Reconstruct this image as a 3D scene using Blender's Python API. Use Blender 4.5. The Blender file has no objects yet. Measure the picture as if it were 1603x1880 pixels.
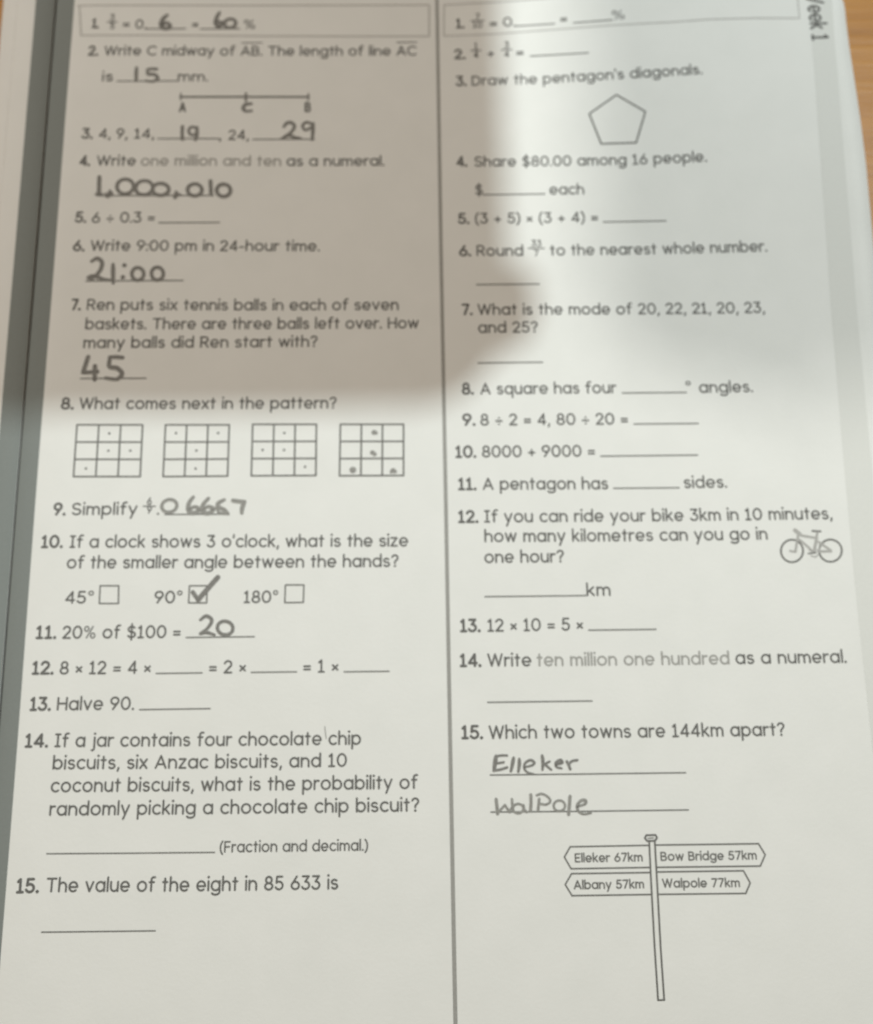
import bpy, math, random
from mathutils import Vector, Matrix

random.seed(4)
S = bpy.context.scene
COL = S.collection

# ------------------------------------------------------------------ camera
IW, IH, FPX = 1603.0, 1880.0, 1600.0          # frame of the photograph and focal length in its pixels
DIST = 0.235                                   # lens to page along the view axis, metres
Dy = Vector((-131.5, 7712.0, -1600.0)).normalized()      # page "up the sheet" seen by the camera
Dx = Vector((1.0, 0.007, -0.0147)); Dx = (Dx - Dx.dot(Dy) * Dy).normalized()
Dz = Dx.cross(Dy).normalized()
ROT = Matrix((Dx, Dy, Dz))                     # camera -> world
CAM = -(ROT @ Vector((0, 0, -1))) * DIST

cam_data = bpy.data.cameras.new('camera')
cam = bpy.data.objects.new('camera', cam_data); COL.objects.link(cam)
cam.matrix_world = Matrix.Translation(CAM) @ ROT.to_4x4()
cam_data.sensor_fit = 'HORIZONTAL'; cam_data.sensor_width = 36.0
cam_data.lens = 36.0 * FPX / IW
cam_data.clip_start = 0.01; cam_data.clip_end = 50
cam_data.dof.use_dof = True
cam_data.dof.focus_distance = 0.189
cam_data.dof.aperture_fstop = 10.8
S.camera = cam

# ------------------------------------------------------------------ light
W = bpy.data.worlds.new('World'); S.world = W; W.use_nodes = True
bg = W.node_tree.nodes['Background']
bg.inputs['Color'].default_value = (1.0, 0.64, 0.34, 1)
bg.inputs['Strength'].default_value = 0.17

def lamp(name, loc, target, size, power, col):
    d = bpy.data.lights.new(name, 'AREA'); d.shape = 'DISK'; d.size = size; d.energy = power; d.color = col
    o = bpy.data.objects.new(name, d); COL.objects.link(o); o.location = loc
    o.rotation_euler = (Vector(target) - Vector(loc)).to_track_quat('-Z', 'Y').to_euler()
LA = Vector((0.31, 0.40, 0.70)); LB = Vector((-0.36, 0.40, 0.72))
lamp('ceiling_lamp', LA, (0.0, 0.0, 0), 0.022, 5.08, (0.875, 0.98, 1.0))
lamp('side_lamp', LB, (0.0, 0.0, 0), 0.058, 3.5, (1.0, 0.98, 0.925))

S.view_settings.view_transform = 'Standard'; S.view_settings.look = 'None'
S.view_settings.exposure = 0.0; S.view_settings.gamma = 1.0
S.view_settings.use_curve_mapping = False

# ------------------------------------------------------------------ the shape of the page
def sstep(a, b, t):
    t = min(1.0, max(0.0, (t - a) / (b - a)))
    return t * t * (3 - 2 * t)

def flat(px, py, z=0.0):
    """point of the plane at height z seen in the photograph at (px, py)"""
    d = ROT @ Vector(((px - IW / 2) / FPX, -(py - IH / 2) / FPX, -1.0))
    t = (z - CAM.z) / d.z
    return CAM + d * t

G0, G1 = flat(99, 0), flat(-41, 1750)          # the gutter, two points
def gutter_x(y): return G0.x + (G1.x - G0.x) * (y - G0.y) / (G1.y - G0.y)
def surf(x, y):
    z = 0.0058 * sstep(0.004, 0.115, x) * sstep(0.045, 0.150, y)
    z += 0.00022 * math.sin(x * 46 + y * 13 + 0.5) * math.sin(y * 37 - x * 9)
    s = abs(x - gutter_x(y))
    z -= 0.0016 * math.exp(-s / 0.0040)
    return z

def P(px, py):
    """point of the curved page seen in the photograph at (px, py)"""
    z = 0.0
    for _ in range(8):
        p = flat(px, py, z); z = surf(p.x, p.y)
    return Vector((p.x, p.y))

EDGE = sorted(((q.y, q.x) for q in (P(*t) for t in ((1540, -14), (1551, 8), (1553.5, 40), (1560, 90), (1569, 147), (1580, 220), (1590, 300), (1603, 440), (1618, 600)))))
def edge_x(y):
    if y <= EDGE[0][0]: return EDGE[0][1] + (EDGE[2][1] - EDGE[0][1]) / (EDGE[2][0] - EDGE[0][0]) * (y - EDGE[0][0]) * 0.5
    for (y0, x0), (y1, x1) in zip(EDGE[:-1], EDGE[1:]):
        if y <= y1: return x0 + (x1 - x0) * (y - y0) / (y1 - y0)
    return EDGE[-1][1] - (y - EDGE[-1][0]) * 0.25

def mpp(px, py):
    return (P(px + 4, py) - P(px, py)).length / 4

# ------------------------------------------------------------------ materials
def mat(name, col, rough=0.6, spec=0.3):
    m = bpy.data.materials.new(name); m.use_nodes = True
    b = m.node_tree.nodes['Principled BSDF']
    b.inputs['Base Color'].default_value = (*col, 1); b.inputs['Roughness'].default_value = rough
    b.inputs['Specular IOR Level'].default_value = spec
    return m, m.node_tree, b

def ramp(nt, fac, stops):
    r = nt.nodes.new('ShaderNodeValToRGB'); nt.links.new(fac, r.inputs[0])
    el = r.color_ramp.elements
    while len(el) < len(stops): el.new(0.5)
    for e, (p, c) in zip(el, stops): e.position = p; e.color = (*c, 1)
    return r.outputs[0]

def noise(nt, scale, detail=4, rough=0.55, vec=None, dist=0.0):
    n = nt.nodes.new('ShaderNodeTexNoise'); n.inputs['Scale'].default_value = scale
    n.inputs['Detail'].default_value = detail; n.inputs['Roughness'].default_value = rough
    n.inputs['Distortion'].default_value = dist
    if vec: nt.links.new(vec, n.inputs['Vector'])
    return n.outputs['Fac']

def bump(nt, b, fac, strength, dist):
    n = nt.nodes.new('ShaderNodeBump'); n.inputs['Strength'].default_value = strength
    n.inputs['Distance'].default_value = dist
    nt.links.new(fac, n.inputs['Height']); nt.links.new(n.outputs[0], b.inputs['Normal'])

def obj_coords(nt, scale=(1, 1, 1), rotz=0.0):
    t = nt.nodes.new('ShaderNodeTexCoord'); mp = nt.nodes.new('ShaderNodeMapping')
    mp.inputs['Scale'].default_value = scale; mp.inputs['Rotation'].default_value = (0, 0, rotz)
    nt.links.new(t.outputs['Object'], mp.inputs[0])
    return mp.outputs[0]

def paper(name, c0, c1):
    m, nt, b = mat(name, c0, 0.7, 0.15)
    v = obj_coords(nt)
    f = noise(nt, 75, 6, 0.6, v)
    nt.links.new(ramp(nt, f, [(0.3, c0), (0.7, c1)]), b.inputs['Base Color'])
    bump(nt, b, noise(nt, 900, 5, 0.7, v), 0.10, 0.0006)
    return m
M_paper = paper('paper', (0.745, 0.757, 0.728), (0.775, 0.785, 0.757))
M_under = paper('paper_under', (0.70, 0.70, 0.64), (0.73, 0.73, 0.67))

def ink(name, c, var=0.12):
    m, nt, b = mat(name, c, 0.7, 0.08)
    v = obj_coords(nt)
    lo = tuple(k * (1 - var) for k in c); hi = tuple(k * (1 + var) for k in c)
    nt.links.new(ramp(nt, noise(nt, 2500, 3, 0.6, v), [(0.3, lo), (0.7, hi)]), b.inputs['Base Color'])
    return m
M_ink = ink('black_ink', (0.15, 0.15, 0.142), 0.2)
M_rule = ink('rule_ink', (0.19, 0.19, 0.18), 0.2)
M_grey = ink('grey_ink', (0.35, 0.35, 0.33))
M_art = ink('artwork_ink', (0.17, 0.17, 0.16))
M_pale = ink('pale_artwork_ink', (0.42, 0.42, 0.40))
M_div = ink('divider_ink', (0.33, 0.33, 0.31))
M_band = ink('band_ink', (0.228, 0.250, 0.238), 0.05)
M_box = ink('box_ink', (0.50, 0.50, 0.475))
M_tint = ink('tint_ink', (0.685, 0.697, 0.665), 0.03)

def pencil(name, c, hi):
    m, nt, b = mat(name, c, 0.75, 0.08)
    v = obj_coords(nt)
    f = noise(nt, 3200, 4, 0.7, v)
    nt.links.new(ramp(nt, f, [(0.38, c), (0.68, hi)]), b.inputs['Base Color'])
    return m
M_pen = pencil('graphite', (0.16, 0.157, 0.147), (0.33, 0.33, 0.31))
M_pen2 = pencil('light_graphite', (0.22, 0.218, 0.203), (0.42, 0.42, 0.395))

def wood():
    m, nt, b = mat('oak_veneer', (0.42, 0.2, 0.06), 0.38, 0.4)
    v = obj_coords(nt, (9, 150, 30), math.radians(4))
    big = obj_coords(nt, (3, 26, 6), math.radians(4))
    f = noise(nt, 3.0, 8, 0.6, v, 0.6)
    g = noise(nt, 2.2, 4, 0.5, big, 0.8)
    mx = nt.nodes.new('ShaderNodeMath'); mx.operation = 'MULTIPLY_ADD'; mx.inputs[1].default_value = 0.55
    nt.links.new(f, mx.inputs[0])
    m2 = nt.nodes.new('ShaderNodeMath'); m2.operation = 'MULTIPLY'; m2.inputs[1].default_value = 0.45
    nt.links.new(g, m2.inputs[0]); nt.links.new(m2.outputs[0], mx.inputs[2])
    nt.links.new(ramp(nt, mx.outputs[0], [(0.30, (0.28, 0.113, 0.015)), (0.48, (0.42, 0.183, 0.029)),
                                          (0.68, (0.52, 0.245, 0.047))]), b.inputs['Base Color'])
    bump(nt, b, f, 0.15, 0.001)
    return m
M_wood = wood()

# ------------------------------------------------------------------ mesh helpers
def link(name, verts, faces, m, parent=None, idx=None, smooth=False):
    me = bpy.data.meshes.new(name); me.from_pydata(verts, [], faces); me.update()
    for k in (m if isinstance(m, (list, tuple)) else [m]): me.materials.append(k)
    if idx: me.polygons.foreach_set('material_index', idx)
    if smooth: me.polygons.foreach_set('use_smooth', [True] * len(me.polygons))
    o = bpy.data.objects.new(name, me); COL.objects.link(o)
    if parent: o.parent = parent
    return o

def thing(name, label, cat, loc=(0, 0, 0)):
    o = bpy.data.objects.new(name, None); COL.objects.link(o); o.location = loc
    o['label'] = label; o['category'] = cat; o.empty_display_size = 0.02
    return o

class Print:
    """flat marks lying on the page: collects ribbons and discs and links them as ONE mesh"""
    def __init__(self, base=40e-6):
        self.v, self.f, self.i, self.n, self.base = [], [], [], 0, base
        self.k = 1.0                             # pressure: widens every stroke
    def z(self):
        self.n += 1
        return self.base + (self.n % 16) * 2.0e-6
    def add(self, pts, off):
        k = len(self.v)
        self.v += [(p[0], p[1], surf(p[0], p[1]) + off) for p in pts]
        return k
    def ribbon(self, pts, w, closed=False, mi=0, taper=None):
        """pts: page points, w: width in metres"""
        q = [Vector(pts[0])]
        for p in pts[1:]:
            p = Vector(p)
            if (p - q[-1]).length > 1e-6: q.append(p)
        if closed and (q[0] - q[-1]).length < 1e-6: q.pop()
        if len(q) < 2:
            return self.disc(q[0], w / 2, mi)
        # cut at sharp corners: each run gets round ends
        if not closed:
            for k in range(1, len(q) - 1):
                a, b = (q[k] - q[k - 1]).normalized(), (q[k + 1] - q[k]).normalized()
                if a.dot(b) < 0.70:
                    self.ribbon(q[:k + 1], w, False, mi, taper); self.ribbon(q[k:], w, False, mi, taper)
                    return
        d = []                                   # no piece longer than 3 mm, so it follows the paper
        src = q + ([q[0]] if closed else [])
        for a, b in zip(src[:-1], src[1:]):
            n = max(1, int((b - a).length / 0.003 + 0.99))
            d += [a.lerp(b, j / n) for j in range(n)]
        if not closed: d.append(src[-1])
        off = self.z(); N = len(d); L, R = [], []
        for k in range(N):
            if closed: t = d[(k + 1) % N] - d[k - 1]
            else: t = d[min(k + 1, N - 1)] - d[max(k - 1, 0)]
            t.normalize(); nrm = Vector((-t.y, t.x))
            if 0 < k < N - 1 or closed:
                a = (d[k] - d[k - 1]).normalized()
                nrm = nrm / max(0.75, abs(Vector((-a.y, a.x)).dot(nrm)))
            ww = w if not taper else w * taper(k / max(1, N - 1))
            L.append(d[k] + nrm * ww / 2); R.append(d[k] - nrm * ww / 2)
        if closed:
            k0 = self.add(L + R, off)
            for k in range(N):
                j = (k + 1) % N
                self.f.append((k0 + k, k0 + N + k, k0 + N + j, k0 + j)); self.i.append(mi)
            return
        t0, t1 = (d[1] - d[0]).normalized(), (d[-1] - d[-2]).normalized()
        def cap(c, t, r):
            n = Vector((-t.y, t.x))
            return [c + r * (math.cos(a) * n + math.sin(a) * t) for a in (math.pi * j / 6 for j in range(1, 6))]
        r0 = (L[0] - R[0]).length / 2; r1 = (L[-1] - R[-1]).length / 2
        k0 = self.add(L + R, off)
        for k in range(N - 1):
            self.f.append((k0 + k, k0 + N + k, k0 + N + k + 1, k0 + k + 1)); self.i.append(mi)
        e = self.add(cap(d[-1], t1, r1), off)
        self.f.append(tuple([k0 + N - 1] + [k0 + 2 * N - 1] + [e + j for j in range(4, -1, -1)])); self.i.append(mi)
        s = self.add(cap(d[0], -t0, r0), off)
        self.f.append(tuple([k0 + N, k0] + [s + j for j in range(4, -1, -1)])); self.i.append(mi)
    def disc(self, c, r, mi=0, n=14):
        off = self.z()
        k = self.add([c + Vector((math.cos(a), math.sin(a))) * r for a in (2 * math.pi * j / n for j in range(n))], off)
        self.f.append(tuple(range(k, k + n))); self.i.append(mi)
    # --- in photograph pixels
    def line(self, pts, w, mi=0, closed=False, taper=None):
        m = mpp(*pts[0])
        self.ribbon([P(*p) for p in pts], w * m * self.k, closed, mi, taper)
    def dot(self, x, y, r, mi=0): self.disc(P(x, y), r * mpp(x, y), mi)
    def ring(self, x, y, rx, ry, w, mi=0, rot=0.0, a0=0.0, a1=360.0):
        n = 36; c, s = math.cos(rot), math.sin(rot)
        full = a1 - a0 >= 359.9
        pts = []
        for j in range(n if full else n + 1):
            a = math.radians(a0 + (a1 - a0) * j / n)
            u, v = rx * math.cos(a), -ry * math.sin(a)
            pts.append((x + u * c - v * s, y + u * s + v * c))
        self.line(pts, w, mi, full)
    def curve(self, pts, w, mi=0, taper=None):
        """smooth pencil stroke through the given pixels"""
        q = [pts[0]] + list(pts) + [pts[-1]]; out = []
        for k in range(1, len(q) - 2):
            p0, p1, p2, p3 = q[k - 1:k + 3]
            for j in range(7):
                t = j / 7
                out.append(tuple(0.5 * (2 * p1[c] + (p2[c] - p0[c]) * t + (2 * p0[c] - 5 * p1[c] + 4 * p2[c] - p3[c]) * t * t
                                        + (3 * p1[c] - p0[c] - 3 * p2[c] + p3[c]) * t ** 3) for c in (0, 1)))
        out.append(pts[-1])
        self.line(out, w, mi, False, taper)
    def build(self, name, m, parent, label=None):
        o = link(name, self.v, self.f, m, parent, self.i if isinstance(m, (list, tuple)) else None)
        if label: o['label'] = label
        return o

# ------------------------------------------------------------------ the printed letterforms (centre lines, cap height 1)
B_, X_, C_ = 0.065, 0.695, 0.935
def path(*items):
    out = []
    for it in items:
        if len(it) == 2: out.append(it)
        else:
            cx, cy, rx, ry, a0, a1 = it
            n = max(4, int(abs(a1 - a0) / 15))
            out += [(cx + rx * math.cos(math.radians(a0 + (a1 - a0) * j / n)),
                     cy + ry * math.sin(math.radians(a0 + (a1 - a0) * j / n))) for j in range(n + 1)]
    return out
def ell(cx, cy, rx, ry): return ('o', path((cx, cy, rx, ry, 0, 360))[:-1])
def dotm(x, y): return ('d', [(x, y)])
def ln(*p): return ('l', path(*p))
bm_, by, bx = 0.38, 0.315, 0.285
bowl = lambda: ell(bx, bm_, bx, by)
GL = {
 'a': (.57, [bowl(), ln((.57, X_), (.57, B_))]),
 'b': (.57, [bowl(), ln((0, 1.0), (0, B_))]),
 'c': (.47, [ln((.285, bm_, .285, by, 48, 312))]),
 'd': (.57, [bowl(), ln((.57, 1.0), (.57, B_))]),
 'e': (.56, [ln((.01, .36), (.56, .36)), ln((.28, bm_, .28, by, 0, 312))]),
 'f': (.33, [ln((.31, .85, .18, .15, 70, 180), (.13, B_)), ln((0, .66), (.31, .66))]),
 'g': (.57, [bowl(), ln((.57, X_), (.57, -.04), (.29, -.04, .28, .19, 0, -150))]),
 'h': (.49, [ln((0, 1.0), (0, B_)), ln((0, .38), (.245, .40, .245, .27, 180, 0), (.49, B_))]),
 'i': (.0, [ln((0, X_), (0, B_)), dotm(0, .97)]),
 'j': (.10, [ln((.10, X_), (.10, -.08), (-.04, -.08, .14, .15, 0, -100)), dotm(.10, .97)]),
 'k': (.43, [ln((0, 1.0), (0, B_)), ln((.40, X_), (.02, .30)), ln((.14, .41), (.43, B_))]),
 'l': (.0, [ln((0, 1.0), (0, B_))]),
 'm': (.80, [ln((0, X_), (0, B_)), ln((0, .40), (.20, .42, .20, .25, 180, 0), (.40, B_)), ln((.40, .40), (.60, .42, .20, .25, 180, 0), (.80, B_))]),
 'n': (.49, [ln((0, X_), (0, B_)), ln((0, .38), (.245, .40, .245, .27, 180, 0), (.49, B_))]),
 'o': (.59, [ell(.295, bm_, .295, by)]),
 'p': (.57, [bowl(), ln((0, X_), (0, -.26))]),
 'q': (.57, [bowl(), ln((.57, X_), (.57, -.26))]),
 'r': (.27, [ln((0, X_), (0, B_)), ln((0, .36), (.23, .40, .23, .27, 180, 70))]),
 's': (.40, [ln((.20, .525, .185, .145, 35, 265), (.21, .225, .195, .16, 85, -150))]),
 't': (.30, [ln((.14, .90), (.14, B_)), ln((0, .66), (.30, .66))]),
 'u': (.49, [ln((0, X_), (0, .34), (.245, .34, .245, .275, 180, 360), (.49, X_)), ln((.49, .5), (.49, B_))]),
 'v': (.49, [ln((0, X_), (.245, B_), (.49, X_))]),
 'w': (.76, [ln((0, X_), (.19, B_), (.38, X_), (.57, B_), (.76, X_))]),
 'x': (.45, [ln((0, X_), (.45, B_)), ln((.45, X_), (0, B_))]),
 'y': (.50, [ln((0, X_), (.25, B_)), ln((.50, X_), (.13, -.26))]),
 'z': (.43, [ln((0, X_), (.42, X_), (0, B_), (.43, B_))]),
 'A': (.70, [ln((0, B_), (.35, C_), (.70, B_)), ln((.12, .33), (.58, .33))]),
 'B': (.54, [ln((0, B_), (0, C_), (.27, C_), (.27, .725, .21, .21, 90, -90), (0, .515)), ln((.05, .515), (.30, .515), (.30, .29, .24, .225, 90, -90), (0, B_))]),
 'C': (.68, [ln((.41, .5, .41, .435, 48, 312))]),
 'D': (.64, [ln((0, B_), (0, C_), (.20, C_), (.20, .5, .44, .435, 90, -90), (0, B_))]),
 'E': (.47, [ln((.47, C_), (0, C_), (0, B_), (.47, B_)), ln((0, .51), (.42, .51))]),
 'F': (.45, [ln((.45, C_), (0, C_), (0, B_)), ln((0, .50), (.40, .50))]),
 'H': (.61, [ln((0, C_), (0, B_)), ln((.61, C_), (.61, B_)), ln((0, .51), (.61, .51))]),
 'I': (.32, [ln((.16, C_), (.16, B_)), ln((0, C_), (.32, C_)), ln((0, B_), (.32, B_))]),
 'R': (.54, [ln((0, B_), (0, C_), (.28, C_), (.28, .70, .24, .235, 90, -90), (0, .465)), ln((.25, .465), (.54, B_))]),
 'S': (.54, [ln((.27, .715, .25, .22, 32, 265), (.27, .28, .27, .215, 85, -155))]),
 'T': (.62, [ln((0, C_), (.62, C_)), ln((.31, C_), (.31, B_))]),
 'W': (.98, [ln((0, C_), (.245, B_), (.49, C_), (.735, B_), (.98, C_))]),
 '0': (.58, [ell(.29, .5, .29, .435)]),
 '1': (.36, [ln((0.02, .78), (.18, C_), (.18, B_)), ln((0, B_), (.36, B_))]),
 '2': (.50, [ln((.24, .69, .24, .245, 165, -25), (0, B_), (.50, B_))]),
 '3': (.50, [ln((.03, C_), (.46, C_), (.21, .57), (.23, .32, .265, .255, 95, -155))]),
 '4': (.55, [ln((.42, B_), (.42, C_), (0, .28), (.55, .28))]),
 '5': (.50, [ln((.46, C_), (.09, C_), (.05, .52), (.235, .33, .26, .265, 130, -155))]),
 '6': (.53, [ln((.37, C_), (.05, .43)), ell(.265, .315, .265, .25)]),
 '7': (.49, [ln((0, C_), (.49, C_), (.15, B_))]),
 '8': (.52, [ell(.26, .72, .205, .215), ell(.26, .285, .26, .22)]),
 '9': (.53, [ln((.16, B_), (.48, .57)), ell(.265, .685, .265, .25)]),
 '.': (.02, [dotm(.01, .08)]),
 ',': (.06, [ln((.06, .10), (0, -.12))]),
 "'": (.02, [ln((.02, 1.0), (0, .78))]),
 '?': (.42, [ln((.21, .73, .21, .205, 165, -40), (.21, .42), (.21, .30)), dotm(.21, .08)]),
 ':': (.02, [dotm(.01, .10), dotm(.01, .58)]),
 '-': (.28, [ln((0, .38), (.28, .38))]),
 '=': (.42, [ln((0, .50), (.42, .50)), ln((0, .26), (.42, .26))]),
 '+': (.44, [ln((0, .38), (.44, .38)), ln((.22, .60), (.22, .16))]),
 '\u00d7': (.34, [ln((0, .55), (.34, .20)), ln((.34, .55), (0, .20))]),
 '\u00f7': (.44, [ln((0, .38), (.44, .38)), dotm(.22, .64), dotm(.22, .12)]),
 '(': (.18, [ln((.42, .43, .42, .66, 122, 238))]),
 ')': (.18, [ln((-.24, .43, .42, .66, 58, -58))]),
 '%': (.76, [ell(.15, .75, .15, .18), ell(.61, .24, .15, .18), ln((.60, C_), (.16, B_))]),
 '$': (.54, [ln((.27, .70, .24, .20, 32, 265), (.27, .29, .26, .205, 85, -155)), ln((.27, 1.10), (.27, -.10))]),
 '\u00b0': (.30, [ell(.15, .82, .15, .15)]),
}
GAP, SPACE = 0.23, 0.40
CAP = 0.00340                                   # cap height of the text in metres

def text(pr, s, base, cap=1.0, wt=0.145, mi=0, sp=1.0):
    """sets s on the page along the baseline given in pixels, filling it from end to end"""
    pts = [P(*p) for p in base]
    L = [0.0]
    for a, b in zip(pts[:-1], pts[1:]): L.append(L[-1] + (b - a).length)
    h = CAP * cap
    adv, x = [], 0.0
    for c in s:
        if c == ' ': x += SPACE * sp; continue
        adv.append((c, x)); x += GL[c][0] + GAP
    tot = x - GAP
    stroke = wt * h
    sx = (L[-1] - stroke) / tot if len(adv) > 1 or GL[s][0] > 0.1 else h
    def at(u):
        u = min(max(u, 0), L[-1])
        k = max(j for j in range(len(pts) - 1) if L[j] <= u + 1e-12)
        t = (pts[k + 1] - pts[k]).normalized()
        return pts[k] + t * (u - L[k]), t
    for c, x0 in adv:
        w = GL[c][0]
        for kind, st in GL[c][1]:
            out = []
            for (gx, gy) in st:
                u = stroke / 2 + (x0 + gx) * sx
                o, t = at(u)
                o = o + t * (u - min(max(u, 0), L[-1]))
                out.append(o + Vector((-t.y, t.x)) * gy * h)
            fine = 0.68 if c in '\u00b0%' else 1.0
            if kind == 'd': pr.disc(out[0], stroke * (0.56 if c == '\u00f7' else 0.64), mi)
            else: pr.ribbon(out, stroke * fine, kind == 'o', mi)

# ------------------------------------------------------------------ table
zt = -0.0070
link('table_surface', [(-1.2, -0.9, zt), (1.2, -0.9, zt), (1.2, 1.1, zt), (-1.2, 1.1, zt),
                       (-1.2, -0.9, zt - .03), (1.2, -0.9, zt - .03), (1.2, 1.1, zt - .03), (-1.2, 1.1, zt - .03)],
     [(0, 1, 2, 3), (7, 6, 5, 4), (0, 4, 5, 1), (1, 5, 6, 2), (2, 6, 7, 3), (3, 7, 4, 0)], M_wood)['kind'] = 'structure'

# ------------------------------------------------------------------ workbook
book = thing('workbook', 'open maths workbook with two printed question columns and pencilled answers lying on the wooden table', 'workbook', (0, 0, 0))
YT, YB = flat(800, -260).y, flat(800, 2120).y
def lerp(a, b, t): return a + (b - a) * t

def sheet(name, x0f, x1f, zf, m, nx=70, ny=110, thick=0.00012, parent=book, pw=2.2):
    """a leaf of paper with thickness between two edges, columns closer together near the gutter"""
    v, f = [], []
    for lay in (0, 1):
        for j in range(ny + 1):
            y = lerp(YB, YT, j / ny)
            a, b = x0f(y), x1f(y)
            for i in range(nx + 1):
                x = lerp(a, b, (i / nx) ** pw)
                v.append((x, y, zf(x, y) - lay * thick))
    W1 = nx + 1; N = W1 * (ny + 1)
    for j in range(ny):
        for i in range(nx):
            q = (j * W1 + i, j * W1 + i + 1, (j + 1) * W1 + i + 1, (j + 1) * W1 + i)
            f.append(q); f.append(tuple(N + k for k in reversed(q)))
    for i in range(nx):
        f.append((i, N + i, N + i + 1, i + 1)); k = ny * W1 + i; f.append((k, k + 1, N + k + 1, N + k))
    for j in range(ny):
        k = j * W1; f.append((k, k + W1, N + k + W1, N + k)); k += nx; f.append((k, N + k, N + k + W1, k + W1))
    return link(name, v, f, m, parent, smooth=True)

page = sheet('right_page', lambda y: gutter_x(y) + 0.00028, edge_x, surf, M_paper, 110, 130)
# two leaves below, a little staggered at the fore-edge
for k, (inset, dz) in enumerate(((0.0004, 0.0005), (0.0009, 0.0010))):
    sheet('under_leaf', lambda y: gutter_x(y) + 0.0004, lambda y, s=inset: edge_x(y) - s,
          lambda x, y, d=dz: surf(x, y) * 0.96 - d, M_under, 60, 70)
# closed block of pages under them
def block(name, x0f, x1f, ztop, zbot, m):
    ys = [lerp(YB, YT, j / 20) for j in range(21)]; v, f = [], []
    for y in ys:
        v += [(x0f(y), y, zbot), (x1f(y), y, zbot), (x1f(y), y, ztop), (x0f(y), y, ztop)]
    for j in range(20):
        a = 4 * j
        for k in range(4): f.append((a + k, a + (k + 1) % 4, a + 4 + (k + 1) % 4, a + 4 + k))
    f += [(3, 2, 1, 0), (80, 81, 82, 83)]
    return link(name, v, f, m, book)
block('page_block', lambda y: gutter_x(y) + 0.003, lambda y: edge_x(y) - 0.0030, -0.0022, zt + 0.0002, M_under)

M_spine, _, _ = mat('spine_glue', (0.26, 0.265, 0.25), 0.6, 0.2)
block('spine', lambda y: gutter_x(y) - 0.0025, lambda y: gutter_x(y) + 0.0027, -0.0030, zt + 0.0004, M_spine)
# facing page: only its inner margin is in view, bending down to the left
LF0, LF1 = flat(33, 0, -0.0022), flat(-8, 480, -0.0022)
LU0, LU1 = flat(5, 0, -0.0034), flat(-36, 480, -0.0034)
def lf_x(y): return lerp(LF0.x, LF1.x, (y - LF0.y) / (LF1.y - LF0.y))
def lu_x(y): return lerp(LU0.x, LU1.x, (y - LU0.y) / (LU1.y - LU0.y))
def lsurf(x, y):
    s = max(0.0, gutter_x(y) - x)
    return -0.0016 * math.exp(-s / 0.0035) - 0.0022 * (s / 0.014) ** 2
facing = sheet('facing_page', lambda y: gutter_x(y) - 0.00028, lf_x, lsurf, M_paper, 40, 90)
sheet('facing_under_leaf', lambda y: gutter_x(y) - 0.0004, lu_x, lambda x, y: lsurf(x, y) - 0.0004, M_paper, 40, 70)

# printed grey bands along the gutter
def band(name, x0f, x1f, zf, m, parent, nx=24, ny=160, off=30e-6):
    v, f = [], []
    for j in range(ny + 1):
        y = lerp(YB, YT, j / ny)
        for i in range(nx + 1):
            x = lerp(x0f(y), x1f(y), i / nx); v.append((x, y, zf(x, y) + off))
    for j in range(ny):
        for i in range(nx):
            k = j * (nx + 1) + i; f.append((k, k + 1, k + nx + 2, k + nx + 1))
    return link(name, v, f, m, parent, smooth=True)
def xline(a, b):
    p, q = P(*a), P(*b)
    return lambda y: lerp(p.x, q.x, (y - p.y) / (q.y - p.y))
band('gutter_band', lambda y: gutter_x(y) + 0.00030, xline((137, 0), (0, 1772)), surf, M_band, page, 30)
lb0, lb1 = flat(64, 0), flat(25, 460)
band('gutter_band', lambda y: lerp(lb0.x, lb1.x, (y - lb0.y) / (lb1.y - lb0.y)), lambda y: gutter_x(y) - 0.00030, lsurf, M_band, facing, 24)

# ---- page furniture
p = Print(); p.line([(802, -60), (802.3, 0), (810, 480), (819, 940), (827.3, 1400), (836.3, 1880), (839.5, 2060)], 6.0)
p.build('column_divider', M_div, page)
p = Print()
p.line([(143, 10.5), (470, 10), (788, 9)], 3.2); p.line([(788, 9), (788, 66)], 3.2)
p.line([(788, 66.5), (470, 66), (149, 65)], 3.2); p.line([(149, 65), (146, 10.5)], 3.2)
p.build('header_box', M_box, page)
p = Print()
p.line([(815, 66), (815.5, 9)], 2.8); p.line([(815, 9), (870, 6), (940, 2), (1000, -3), (1120, -14), (1465, -26)], 3)
p.line([(1465, -26), (1465, 0), (1468, 34)], 2.2)
p.line([(815, 66), (915, 62), (980, 57), (1047, 52), (1120, 46.5), (1183, 43), (1240, 40), (1301, 35.5), (1393, 33), (1468, 33.5)], 2.8)
p.build('header_box', M_box, page)
v, f = [], []
bl = [(1485, -60), (1488, 20), (1491, 79), (1503.5, 250), (1519, 460), (1533, 650), (1545, 800), (1557.5, 940), (1568.5, 1060), (1583, 1200), (1605, 1400)]
br = [(x + 40 + 0.012 * (y + 60), y) for (x, y) in bl]
for (a, b) in zip(bl, br):
    A, Bq = P(*a), P(*b)
    for t in range(9):
        q = A.lerp(Bq, t / 8); v.append(q)
rows = []
for j in range(len(bl) - 1):
    for s in range(12):
        rows.append([v[j * 9 + t].lerp(v[(j + 1) * 9 + t], s / 12) for t in range(9)])
vv = [(q.x, q.y, surf(q.x, q.y) + 24e-6) for r in rows for q in r if True]
ff = [(j * 9 + t, j * 9 + t + 1, (j + 1) * 9 + t + 1, (j + 1) * 9 + t) for j in range(len(rows) - 1) for t in range(8)]
link('margin_band', vv, ff, M_tint, page)
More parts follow.
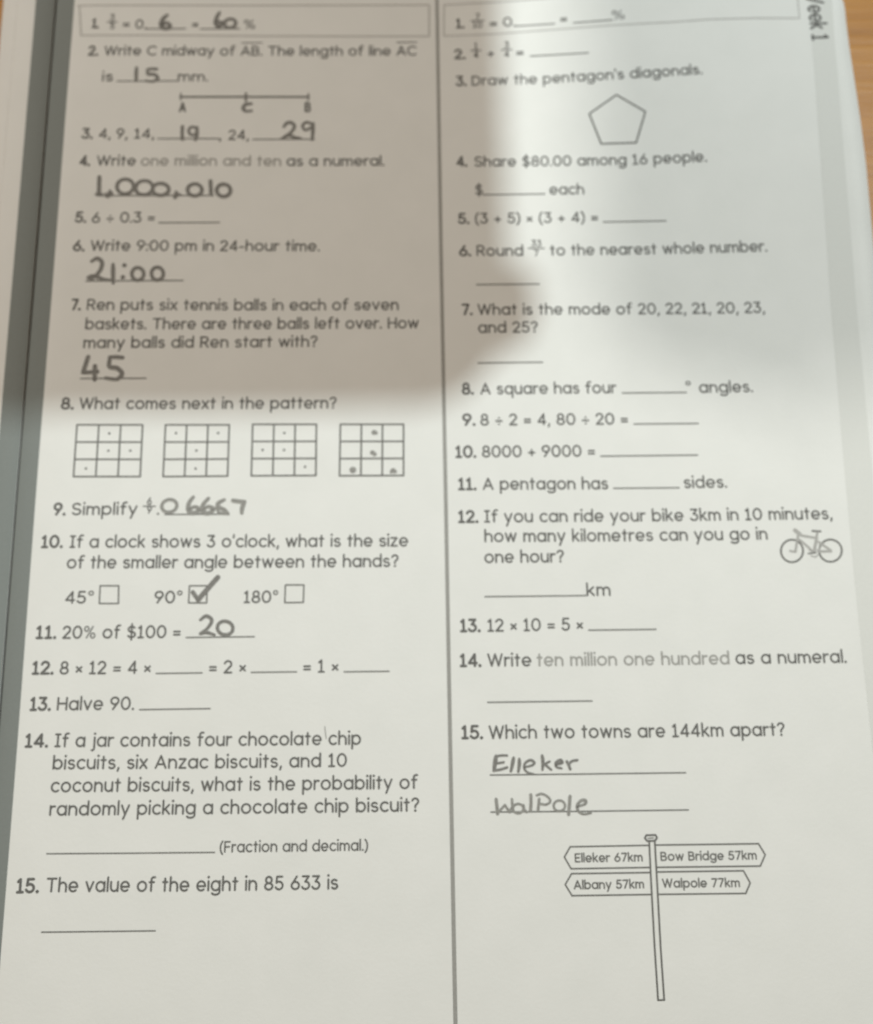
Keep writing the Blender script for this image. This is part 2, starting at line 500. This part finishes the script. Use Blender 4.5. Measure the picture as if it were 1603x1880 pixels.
p = Print(base=60e-6); text(p, 'W', [(1475, -28), (1481, 8)], 1.6, 0.14); text(p, 'eek', [(1481.5, 9.5), (1484.5, 30), (1487.5, 54)], 1.52, 0.14); text(p, '1', [(1489.3, 63), (1490.8, 75)], 1.55, 0.14)
p.build('page_heading', M_ink, page)

# ---- printed questions -------------------------------------------------------
NUM = 0.20
def question(num, nb, lines, extra=None, cap=1.0):
    """one printed question: bold number on baseline nb, then text runs (string, baseline, grey?)"""
    q = Print()
    text(q, num, nb, 1.0, NUM)
    for run in lines:
        s, base = run[0], run[1]
        text(q, s, base, run[3] if len(run) > 3 else 1.0, 0.150, run[2] if len(run) > 2 else 0)
    if extra: extra(q)
    return q.build('printed_question', [M_ink, M_grey], page)

def frac(q, top, bot, cx, ytop, ybar, ybot, wbar, wt, wb, cap=0.66, slope=0.0):
    text(q, top, [(cx - wt / 2, ytop), (cx + wt / 2, ytop - slope * wt)], cap, 0.17)
    text(q, bot, [(cx - wb / 2, ybot), (cx + wb / 2, ybot - slope * wb)], cap, 0.17)
    q.line([(cx - wbar / 2, ybar), (cx + wbar / 2, ybar - slope * wbar)], 2.4)

def rule(*pts):
    r = Print(); r.line(list(pts), 2.7); return r.build('answer_line', M_rule, page)

# left column
def ex(q):
    frac(q, '3', '5', 206, 37.5, 40.5, 53, 18, 9, 9)
question('1.', [(168, 51.5), (181, 51.5)], [('=', [(225, 52), (238, 52)]), ('0', [(248, 53), (263, 53)]), ('.', [(266, 53), (268, 53)]),
         ('=', [(352, 52.5), (364, 52.5)]), ('%', [(447, 53.5), (469, 53.5)])], ex)
rule((266, 53), (341, 52.5)); rule((368, 53), (440, 52.5))
def ex(q):
    q.line([(444, 79), (482, 78.5)], 2.2); q.line([(729, 78), (765, 77.5)], 2.2)
question('2.', [(161, 102), (180, 102)], [('Write C midway of AB. The length of line AC', [(191, 102), (480, 102.5), (765, 102)]),
         ('is', [(187, 149.5), (207, 149.5)]), ('mm.', [(326, 149.5), (382, 149.5)])], ex)
rule((215, 149), (328, 148.5))
q = Print(); q.line([(331, 178), (567, 178)], 4.2); q.line([(332, 171), (332, 184)], 2.6); q.line([(566, 172), (566, 184)], 3.2)
text(q, 'A', [(328, 205.5), (341.5, 205.5)], 0.95, 0.2); text(q, 'B', [(559, 205.5), (571, 205.5)], 0.95, 0.2)
q.build('line_segment_drawing', M_art, page)
question('3.', [(149, 254.5), (170, 254.5)], [('4,', [(181, 254.5), (203, 254.5)]), ('9,', [(213, 254.5), (234, 254.5)]), ('14,', [(246, 254.5), (283, 254.5)]),
         (',', [(402, 257), (406, 257)]), ('24,', [(419, 257), (457, 257)])])
rule((290, 254.5), (402, 254.5)); rule((464, 256), (577, 255.5))
question('4.', [(145, 304.5), (165, 304.5)], [('Write', [(177, 304.5), (249, 304.5)]), ('one million and ten', [(258, 304.5), (516, 305)], 1),
         ('as a numeral.', [(526, 305), (706, 304.5)])])
rule((178, 359.5), (392, 359))
question('5.', [(137, 408.5), (158, 408.5)], [('6 \u00f7 0.3 =', [(168, 409.5), (284, 408.5)])])
rule((292, 409), (403, 408.5))
question('6.', [(133, 461), (155, 461)], [('Write 9:00 pm in 24-hour time.', [(165.5, 461), (587, 461.5)])])
rule((158, 516), (336, 515))
question('7.', [(130, 569.5), (148, 569.5)], [('Ren puts six tennis balls in each of seven', [(159, 569.5), (450, 570), (732, 569.5)]),
         ('baskets. There are three balls left over. How', [(156, 605), (450, 604.5), (769, 603)]),
         ('many balls did Ren start with?', [(152.5, 639.5), (583, 637)])])
rule((148, 695), (268, 694.5))
question('8.', [(111, 751.5), (135, 751.5)], [('What comes next in the pattern?', [(145, 751.5), (618, 750)])])
grids = [((141.5, 780), (262, 780), (135, 875), (257.5, 875), [(.5, .5 / 3), (.5, 1.5 / 3), (.833, 1.5 / 3), (.18, 2.53 / 3)]),
         ((304, 780), (421, 780), (299.5, 875), (418, 874), [(.17, .16), (.83, .16), (.5, .5), (.5, .85)]),
         ((464, 779), (581, 779), (461.5, 873.5), (580, 873), [(.5, .17), (.165, .5), (.5, .5), (.83, .83)]),
         ((625, 779), (741, 779), (623.5, 873.5), (741, 873), [])]
for (a, b, c, d, dots) in grids:
    g = Print()
    def at(u, v): return (lerp(lerp(a[0], b[0], u), lerp(c[0], d[0], u), v), lerp(lerp(a[1], b[1], u), lerp(c[1], d[1], u), v))
    for k in range(4):
        g.line([at(0, k / 3), at(1, k / 3)], 3.2); g.line([at(k / 3, 0), at(k / 3, 1)], 3.2)
    for (u, w) in dots: g.dot(*at(u, w), 2.3, 1)
    g.build('pattern_grid', [M_art, M_ink], page)
def ex(q): frac(q, '6', '9', 274, 927, 929.5, 943, 22, 9, 9, 0.62)
question('9.', [(97, 946), (120, 946)], [('Simplify', [(131, 946), (252, 945)]), ('.', [(288, 945), (290, 945)])], ex)
rule((303, 944.5), (420, 944))
question('10.', [(75, 1006), (115, 1005.5)], [("If a clock shows 3 o'clock, what is the size", [(127, 1006), (450, 1005), (749.5, 1003.5)]),
         ('of the smaller angle between the hands?', [(122, 1044), (450, 1043), (732, 1041)]),
         ('45\u00b0', [(119, 1108.5), (172, 1108)], 0, .98), ('90\u00b0', [(283, 1108), (335, 1107.5)], 0, .98), ('180\u00b0', [(447, 1107.5), (511, 1107)], 0, .98)])
for (a, b, c, d) in (((184, 1075.5), (218, 1075.5), (182.5, 1108), (217.5, 1108)), ((348, 1075.5), (380.5, 1075.5), (346.5, 1107), (379.5, 1107)),
                     ((524, 1074), (558, 1074), (523, 1106.5), (557, 1106))):
    g = Print(); g.line([a, b], 2.8); g.line([b, d], 2.8); g.line([d, c], 2.8); g.line([c, a], 2.8); g.build('answer_box', M_art, page)
question('11.', [(65, 1173), (103, 1172.5)], [('20% of $100 =', [(114, 1173), (331.5, 1171.5)])])
rule((342, 1170.5), (467, 1169))
question('12.', [(58, 1238.5), (98, 1238)], [('8 \u00d7 12 = 4 \u00d7', [(109, 1238.5), (276.5, 1237)]), ('= 2 \u00d7', [(383.5, 1237), (451.5, 1236)]),
         ('= 1 \u00d7', [(556.5, 1235.5), (621.5, 1234.5)])])
rule((287, 1236.5), (371, 1235.5)); rule((461.5, 1234.5), (544.5, 1233.5)); rule((632, 1233.5), (714.5, 1232.5))
question('13.', [(54, 1305), (93, 1304.5)], [('Halve 90.', [(104, 1304.5), (246, 1303.5)])])
rule((256.5, 1303), (386, 1301))
question('14.', [(45, 1372.5), (88, 1372)], [('If a jar contains four chocolate chip', [(99.5, 1372), (400, 1370), (663, 1367.5)]),
         ('biscuits, six Anzac biscuits, and 10', [(96, 1413), (400, 1411), (637, 1408)]),
         ('coconut biscuits, what is the probability of', [(92.5, 1455), (400, 1452.5), (767, 1448.5)]),
         ('randomly picking a chocolate chip biscuit?', [(90, 1498), (400, 1495), (770, 1490)]),
         ('(Fraction and decimal.)', [(403, 1565.5), (676, 1562)], 0, 0.80)])
rule((86, 1567.5), (240, 1566.5), (394, 1565))
question('15.', [(29, 1640), (71, 1639)], [('The value of the eight in 85 633 is', [(84, 1638.5), (350, 1637), (621, 1633)])])
rule((76.5, 1711.5), (285, 1709))

# right column
def ex(q):
    frac(q, '7', '10', 877, 36, 38.5, 51.5, 24, 8, 18, .62, .03)
question('1.', [(837, 52), (853, 51.5)], [('=', [(899, 51), (913, 50.5)]), ('0', [(924, 49.5), (941, 48.5)]), ('.', [(943, 48.5), (945, 48.5)]),
         ('=', [(1029, 43), (1042, 42)]), ('%', [(1124, 37), (1148, 35)])], ex)
rule((946, 48), (980, 46), (1018, 43.5)); rule((1053, 42), (1124, 36.5))
def ex(q):
    frac(q, '1', '4', 874, 90, 93, 106.5, 18, 6, 9, .66, .02); frac(q, '3', '4', 930.5, 88.5, 91.5, 105, 19, 9, 9, .66, .03)
question('2.', [(834, 108.5), (855, 108)], [('+', [(895, 106), (908, 105.5)]), ('=', [(948, 104.5), (962, 104)])], ex)
rule((974, 103), (1030, 100), (1080, 97))
question('3.', [(837, 158), (857, 157.5)], [("Draw the pentagon's diagonals.", [(866, 157.5), (933, 155.5), (1000, 153.5), (1075, 149), (1143, 145), (1220, 140.5), (1290, 136)])])
q = Print(); q.line([(1132, 174), (1185, 205), (1168, 262), (1104, 264), (1082, 209), (1132, 174)], 3.3); q.build('pentagon_drawing', M_art, page)
question('4.', [(838, 306), (858, 305.5)], [('Share $80.00 among 16 people.', [(871, 306), (1020, 305), (1152, 303), (1298, 297)]),
         ('$', [(872, 358), (887, 358)]), ('each', [(1009, 357.5), (1073, 357)])])
rule((887, 357.5), (1000, 356))
question('5.', [(841, 411), (862, 410.5)], [('(3 + 5) \u00d7 (3 + 4) =', [(872, 410.5), (1000, 409.5), (1098.5, 408)])])
rule((1108, 407.5), (1223, 405.5))
def ex(q): frac(q, '33', '7', 985, 452.5, 456, 471, 29, 19, 9, .60)
question('6.', [(843, 470.5), (865, 470)], [('Round', [(875, 470), (961, 470)]), ('to the nearest whole number.', [(1010, 469.5), (1200, 467), (1409, 462)])], ex)
rule((875, 522.5), (990, 521.5))
question('7.', [(848, 578.5), (868, 578)], [('What is the mode of 20, 22, 21, 20, 23,', [(877, 578.5), (1130, 577.5), (1405, 574.5)]), ('and 25?', [(878, 611.5), (988, 610.5)])])
rule((878, 666.5), (996, 665))
question('8.', [(848, 724.5), (870, 724)], [('A square has four', [(882, 724.5), (1132, 722)]), ('\u00b0', [(1259, 721), (1270, 721)]), ('angles.', [(1284, 721.5), (1383, 720)])])
rule((1143, 721.5), (1260, 720.5))
question('9.', [(849, 781.5), (873, 781)], [('8 \u00f7 2 = 4, 80 \u00f7 20 =', [(882, 781.5), (1153.5, 779.5)])])
rule((1164, 778.5), (1282, 777.5))
question('10.', [(836, 840.5), (874.5, 840)], [('8000 + 9000 =', [(885, 840), (1093, 838.5)])])
rule((1103, 837.5), (1281, 835.5))
question('11.', [(841, 899.8), (875, 899.5)], [('A pentagon has', [(886.5, 899.5), (1117, 898.5)]), ('sides.', [(1256, 896.5), (1335.5, 895.5)])])
rule((1127, 896.5), (1247, 895.5))
question('12.', [(841, 960), (878.5, 959.5)], [('If you can ride your bike 3km in 10 minutes,', [(889, 959.5), (1200, 957.5), (1529, 953.5)]),
         ('how many kilometres can you go in', [(889.5, 995.5), (1150, 994), (1410, 991)]), ('one hour?', [(889.5, 1034), (1036, 1032.5)]), ('km', [(1077, 1094.5), (1121.5, 1094)])])
rule((890.5, 1095.5), (1076, 1093.5))
question('13.', [(844.5, 1160.5), (882.5, 1160)], [('12 \u00d7 10 = 5 \u00d7', [(895, 1160), (1071, 1157.5)])])
rule((1081, 1157), (1204.5, 1155.5))
question('14.', [(844, 1224.5), (884, 1224)], [('Write', [(895, 1224), (976, 1223.5)]), ('ten million one hundred', [(985.5, 1223.5), (1340, 1220)], 1), ('as a numeral.', [(1351, 1219.5), (1555, 1217)])])
rule((895.5, 1289.5), (1087, 1287))
question('15.', [(847, 1357), (887, 1356.5)], [('Which two towns are 144km apart?', [(897.5, 1357), (1170, 1354.5), (1442, 1351)])])
rule((900, 1423), (1080, 1421), (1259, 1418.7)); rule((901.5, 1491), (1080, 1489.5), (1264, 1487))

# bicycle drawing
q = Print()
for s in (((1459.5, 973.5), (1468.5, 980.5), 7.5, 1), ((1466, 979), (1460.5, 1013), 4.6, 1), ((1450.5, 1011.5), (1460, 1013), 4, 1), ((1470, 983), (1497, 987.5), 4.6, 1),
          ((1500.5, 978), (1499, 989), 4.6, 1), ((1499.5, 988), (1495.5, 1007.5), 5.5, 1), ((1468, 991), (1487, 1007), 4.4, 1), ((1487, 1009), (1497, 1014), 5, 1),
          ((1484, 1016.3), (1497, 1015), 2.6, 0), ((1489, 1020), (1497, 1023), 2.4, 1), ((1497, 1023), (1502.5, 1018), 2.4, 1), ((1503, 995), (1525.5, 1010.5), 4.4, 1),
          ((1503, 1012.5), (1526, 1012), 4.6, 1), ((1496, 1007), (1505, 1014), 2.4, 1), ((1505, 999), (1503.5, 1012), 2.2, 1), ((1491.5, 974.8), (1506.5, 975.6), 3.6, 0)):
    q.line([s[0], s[1]], s[2], s[3])
q.ring(1454.2, 1011.5, 20.3, 20.6, 3.5, 0); q.ring(1524.8, 1011, 20.8, 20.4, 3.5, 0)
q.build('bicycle_drawing', [M_art, M_pale], page)

# signpost drawing with its four boards
q = Print()
for poly in ([(1190.5, 1552), (1047, 1554.7), (1036.3, 1573.6), (1048.6, 1595), (1193.3, 1592.6)], [(1193.4, 1602), (1049.5, 1604), (1037.8, 1624), (1050.3, 1644.4), (1195.5, 1642.2)],
             [(1203, 1551.5), (1392.6, 1549), (1405, 1569.3), (1396, 1590), (1205.4, 1592.3)], [(1206.4, 1600.8), (1365, 1598.6), (1377.4, 1621), (1369.3, 1640.3), (1208, 1642)]):
    q.line(poly, 2.9)
text(q, 'Elleker 67km', [(1055.5, 1583.3), (1180.5, 1581.6)], 0.62, 0.18); text(q, 'Albany 57km', [(1053.5, 1632.8), (1183, 1631)], 0.62, 0.18)
text(q, 'Bow Bridge 57km', [(1213, 1580.6), (1390, 1578)], 0.62, 0.18); text(q, 'Walpole 77km', [(1216, 1629.8), (1359, 1628.6)], 0.62, 0.18)
q.line([(1192, 1546), (1195.5, 1620), (1202, 1740), (1208.3, 1836)], 3.4); q.line([(1202.3, 1546), (1206.5, 1620), (1213, 1740), (1219.6, 1836)], 3.4)
q.line([(1208, 1836.3), (1220, 1835.8)], 3.2)
q.line([(1186.5, 1533.5), (1203.5, 1533), (1206.3, 1538), (1203, 1543.5), (1188, 1544), (1184, 1538.5), (1186.5, 1533.5)], 3.6)
q.line([(1190, 1539), (1200, 1538.6)], 2.0)
q.build('signpost_drawing', M_art, page)

# ------------------------------------------------------------------ pencilled answers
def hand(label, fn, m=None):
    q = Print(base=85e-6); q.k = 1.12; fn(q); return q.build('handwritten_answer', m or M_pen, page, label)
tp = lambda t: 0.82 + 0.35 * math.sin(math.pi * min(1, t * 1.15)) * (0.9 + 0.1 * math.sin(9 * t))
def h(q):
    q.curve([(307, 28), (300, 34), (296, 43), (299, 51), (308, 52), (312, 47), (306, 42), (299, 45)], 7.2, 0, tp)
hand('pencilled 6 in the header box', h)
def h(q):
    q.curve([(403, 23), (398, 32), (396, 42), (400, 48), (407, 46), (408, 41), (400, 40)], 6.5, 0, tp); q.ring(422.5, 43, 10.5, 8, 6, 0, -0.2)
hand('pencilled 60 in the header box', h)
def h(q):
    q.curve([(251, 124), (250, 136), (250, 149)], 5.6, 0, tp)
    q.curve([(288, 127), (279, 126.5), (271, 128)], 5.4); q.curve([(271, 128), (272, 136), (284, 137), (289.5, 144), (281, 149.5), (268, 148.5)], 5.6, 0, tp)
hand('pencilled 15 before mm', h)
def h(q):
    q.curve([(462, 190.5), (451, 192), (446.5, 199), (451, 204), (462, 203.5)], 5.8, 0, tp); q.line([(451.5, 172), (451.5, 185)], 4.6)
hand('pencilled letter c with its tick on the line', h)
def h(q):
    q.curve([(335, 232), (334.5, 244), (335, 256)], 5.6); q.ring(354, 240.5, 7.5, 7.5, 5); q.curve([(362, 234), (362, 247), (358.5, 257)], 5.2)
hand('pencilled 19', h)
def h(q):
    q.curve([(521, 233), (526, 226.5), (534, 225), (540.5, 231), (536, 241), (520, 253.5)], 5.6, 0, tp); q.curve([(518, 254.5), (530, 248), (540, 252), (552, 254)], 6, 0, tp)
    q.curve([(573, 228), (563, 224.5), (555.5, 231), (561, 239), (573, 233)], 5); q.curve([(575, 226), (574.5, 242), (573, 257)], 5.6, 0, tp)
hand('pencilled 29', h)
def h(q):
    q.curve([(182.5, 325), (182, 340), (181.6, 356)], 7); q.line([(176.5, 356.5), (187, 356)], 4.5)
    q.curve([(202, 351), (203, 357), (197, 361)], 6); q.line([(193, 356), (207, 355)], 3.5)
    q.ring(230, 342.5, 15.3, 13.5, 6.2, 0, -0.1); q.ring(264.7, 344.8, 15.8, 13, 6.2, 0, -0.15); q.ring(295, 347.8, 15, 11, 6.4)
    q.curve([(323.5, 353), (325, 358), (321, 363)], 6); q.line([(318, 358.5), (331, 356.5)], 3.5)
    q.ring(357.6, 348.7, 13.2, 11, 6.4); q.curve([(386.5, 332), (387, 344), (387.5, 357)], 6.4); q.ring(410.5, 349.6, 12.6, 11.3, 6.6)
hand('pencilled 1,000,010', h)
def h(q):
    q.curve([(168, 480), (178.5, 474.5), (187.5, 482), (183.5, 497), (170, 511), (161.5, 509.5), (174, 507), (190, 513), (204, 514.5)], 6.4, 0, tp)
    q.curve([(207.7, 485), (207.5, 502), (208, 520)], 6.4, 0, tp); q.dot(228.5, 487, 4.4); q.dot(225.5, 509, 4.4)
    q.ring(253, 503, 11, 11.6, 6.2); q.ring(289, 502.4, 11, 11.8, 6.2)
hand('pencilled 21:00', h)
def h(q):
    q.curve([(162, 655), (157, 670), (152.5, 684)], 7.2); q.line([(152.5, 684), (166, 683.5), (179, 682.5)], 7); q.curve([(174.5, 672), (174, 684), (174, 697)], 7.4)
    q.line([(225, 656.5), (213, 655.5), (202, 656)], 7); q.curve([(202, 656), (201, 673), (215, 676), (224, 686), (215, 696), (194, 694)], 7.2, 0, tp)
hand('pencilled 45', h)
def h(q):
    q.dot(687, 794, 5); q.dot(691, 795, 3); q.dot(684, 831, 4.6); q.dot(688, 834, 4); q.dot(648, 863, 6.2); q.dot(722, 864, 5); q.dot(719, 866, 3.6); q.dot(726, 866, 3)
hand('pencilled dots in the fourth grid', h, M_pen2)
def h(q):
    q.ring(311, 928.7, 14, 11.5, 5.6, 0, -0.25)
    q.curve([(355, 912.5), (347, 924), (346.5, 937), (356, 942), (366.5, 936), (358, 930.5), (348, 935)], 7, 0, tp)
    q.curve([(383, 915), (373.5, 926), (372, 938), (382, 942.5), (392, 935), (383, 930), (374, 935)], 7, 0, tp)
    q.curve([(412, 917.5), (401, 924), (401.5, 931), (413, 936.5), (419, 943.5)], 6.6, 0, tp); q.line([(398, 931), (402, 942), (418, 943)], 5)
    q.curve([(428, 919), (438, 920.5), (449, 921.5)], 7); q.curve([(449, 921.5), (445, 932), (444, 942)], 7, 0, tp)
hand('pencilled 0.6667', h, M_pen2)
def h(q):
    q.line([(354, 1087), (358, 1093), (364, 1101)], 7); q.line([(364, 1101), (377, 1086), (400, 1060)], 8.6)
hand('pencilled tick in the box beside 90 degrees', h)
def h(q):
    q.curve([(368, 1138), (379, 1131), (389, 1139), (381.5, 1153), (367.5, 1163.5), (378, 1161), (394, 1165.5)], 5.6, 0, tp); q.ring(413.5, 1153, 14.3, 12.5, 5.8, 0, 0.2)
hand('pencilled 20', h)
def h(q):
    q.curve([(911, 1388), (909, 1401), (907, 1414.5)], 6.6, 0, tp); q.curve([(910, 1389), (920, 1387), (931, 1387)], 4); q.curve([(909.5, 1402), (916, 1401), (925, 1399.5)], 4)
    q.curve([(907, 1414.5), (918, 1413), (931, 1409)], 4.4)
    q.curve([(943, 1391), (941, 1403), (938, 1416)], 5.4, 0, tp); q.curve([(953.5, 1393.5), (953.5, 1405), (951.6, 1417)], 5.2, 0, tp)
    q.curve([(963.5, 1408.5), (977, 1405), (981, 1400), (974, 1395.5), (964.5, 1401), (962.7, 1411), (969, 1418), (980, 1421)], 4, 0, tp)
    q.curve([(995.5, 1387), (997, 1400), (996, 1413)], 5.2, 0, tp); q.line([(1009, 1398), (1000, 1403)], 4); q.line([(1000, 1403), (1012, 1413)], 4)
    q.curve([(1021, 1403.5), (1032, 1400.5), (1029, 1395.5), (1021, 1400), (1022, 1408), (1031, 1410.5)], 4.6, 0, tp)
    q.curve([(1040.7, 1398), (1044, 1404), (1047, 1412)], 4.6); q.curve([(1044, 1404), (1050, 1397.5), (1060, 1395.5)], 4.2)
hand('pencilled place name Elleker', h)
def h(q):
    q.line([(911, 1467.5), (912.5, 1481), (913.6, 1494)], 5.4); q.line([(913.6, 1493), (927, 1478), (936, 1491)], 4.2); q.line([(936, 1491), (941, 1481), (940, 1467.5)], 4.4)
    q.ring(951.5, 1484.5, 9.6, 8.6, 4); q.curve([(961, 1478), (963, 1486), (967, 1491)], 4)
    q.curve([(974.5, 1459), (975, 1474), (974, 1489)], 5.2); q.curve([(990, 1467), (989, 1478), (987.6, 1488.5)], 4.6)
    q.curve([(985.6, 1460), (995, 1457.5), (1006, 1463), (1010.5, 1471), (1003, 1477), (991, 1475.5)], 4)
    q.ring(1027, 1479.4, 10.4, 9.8, 4); q.curve([(1046.6, 1462), (1045.5, 1478), (1044, 1495)], 5.4)
    q.curve([(1059.5, 1481), (1074, 1476), (1075, 1469.5), (1067, 1470), (1060, 1478), (1062, 1489), (1072, 1494.5), (1085, 1492.5)], 4.6, 0, tp)
hand('pencilled place name Walpole', h, M_pen2)

q = Print(base=85e-6); q.line([(596.5, 1334), (597.5, 1345), (599, 1356)], 1.5); q.build('stray_pencil_mark', M_pen2, page)

# ------------------------------------------------------------------ unseen tablet-shaped slab, added above the page to cast its two shadows
zc = 0.245
def caster(pix, lampv):
    p = P(*pix); k = zc / lampv.z
    return p.x + (lampv.x - p.x) * k, p.y + (lampv.y - p.y) * k
xr, yb = caster((947, 712), LA)
xl, _ = caster((1100, 720), LB)
yt_ = yb + 0.245
caster_root = thing('shadow_caster', 'unseen dark slab added above the workbook to cast the shadows on it', 'shadow caster', ((xl + xr) / 2, (yb + yt_) / 2, zc))
RBUMP_Y = caster((1000, 545), LA)[1] - yb - 0.030
NBUMP_X = caster((1430, 780), LB)[0] - (xl + xr) / 2
def slab(name, hx, hy, z0, z1, r, m, parent, bev=0.0012):
    def outline(d):
        out = []
        for (sx, sy, a0) in ((1, 1, 0), (-1, 1, 90), (-1, -1, 180), (1, -1, 270)):
            for j in range(9):
                a = math.radians(a0 + 90 * j / 8)
                out.append((sx * (hx - r) + (r - d) * math.cos(a), sy * (hy - r) + (r - d) * math.sin(a)))
        return out
    v, f = [], []
    for d, z in ((bev, z0), (0, z0 + bev), (0, z1 - bev), (bev, z1)): v += [(x, y, z) for x, y in outline(d)]
    n = 36
    for k in range(3):
        for i in range(n): j = (i + 1) % n; f.append((k * n + i, k * n + j, (k + 1) * n + j, (k + 1) * n + i))
    f.append(tuple(reversed(range(n)))); f.append(tuple(range(3 * n, 4 * n)))
    return link(name, v, f, m, parent)
M_case, _, _ = mat('caster_shell', (0.06, 0.055, 0.05), 0.45, 0.4)
M_glass, _, _ = mat('caster_glass', (0.01, 0.01, 0.012), 0.06, 0.5)
hx, hy = (xr - xl) / 2, (yt_ - yb) / 2
slab('body', hx, hy, 0.0, 0.008, 0.015, M_case, caster_root)
slab('shadow_bump_right', 0.0062, 0.0085, 0.001, 0.007, 0.0058, M_case, caster_root).location = (hx - 0.001, 0.030 - hy + RBUMP_Y, 0)  # added lobe that shapes the right edge of the stronger shadow
slab('shadow_bump_near', 0.0085, 0.0065, 0.001, 0.007, 0.0060, M_case, caster_root).location = (NBUMP_X, -hy + 0.001, 0)  # added lobe that makes the fainter shadow bulge at its lower edge
slab('caster_face', hx - 0.008, hy - 0.010, 0.0079, 0.0084, 0.004, M_glass, caster_root, 0.0001)
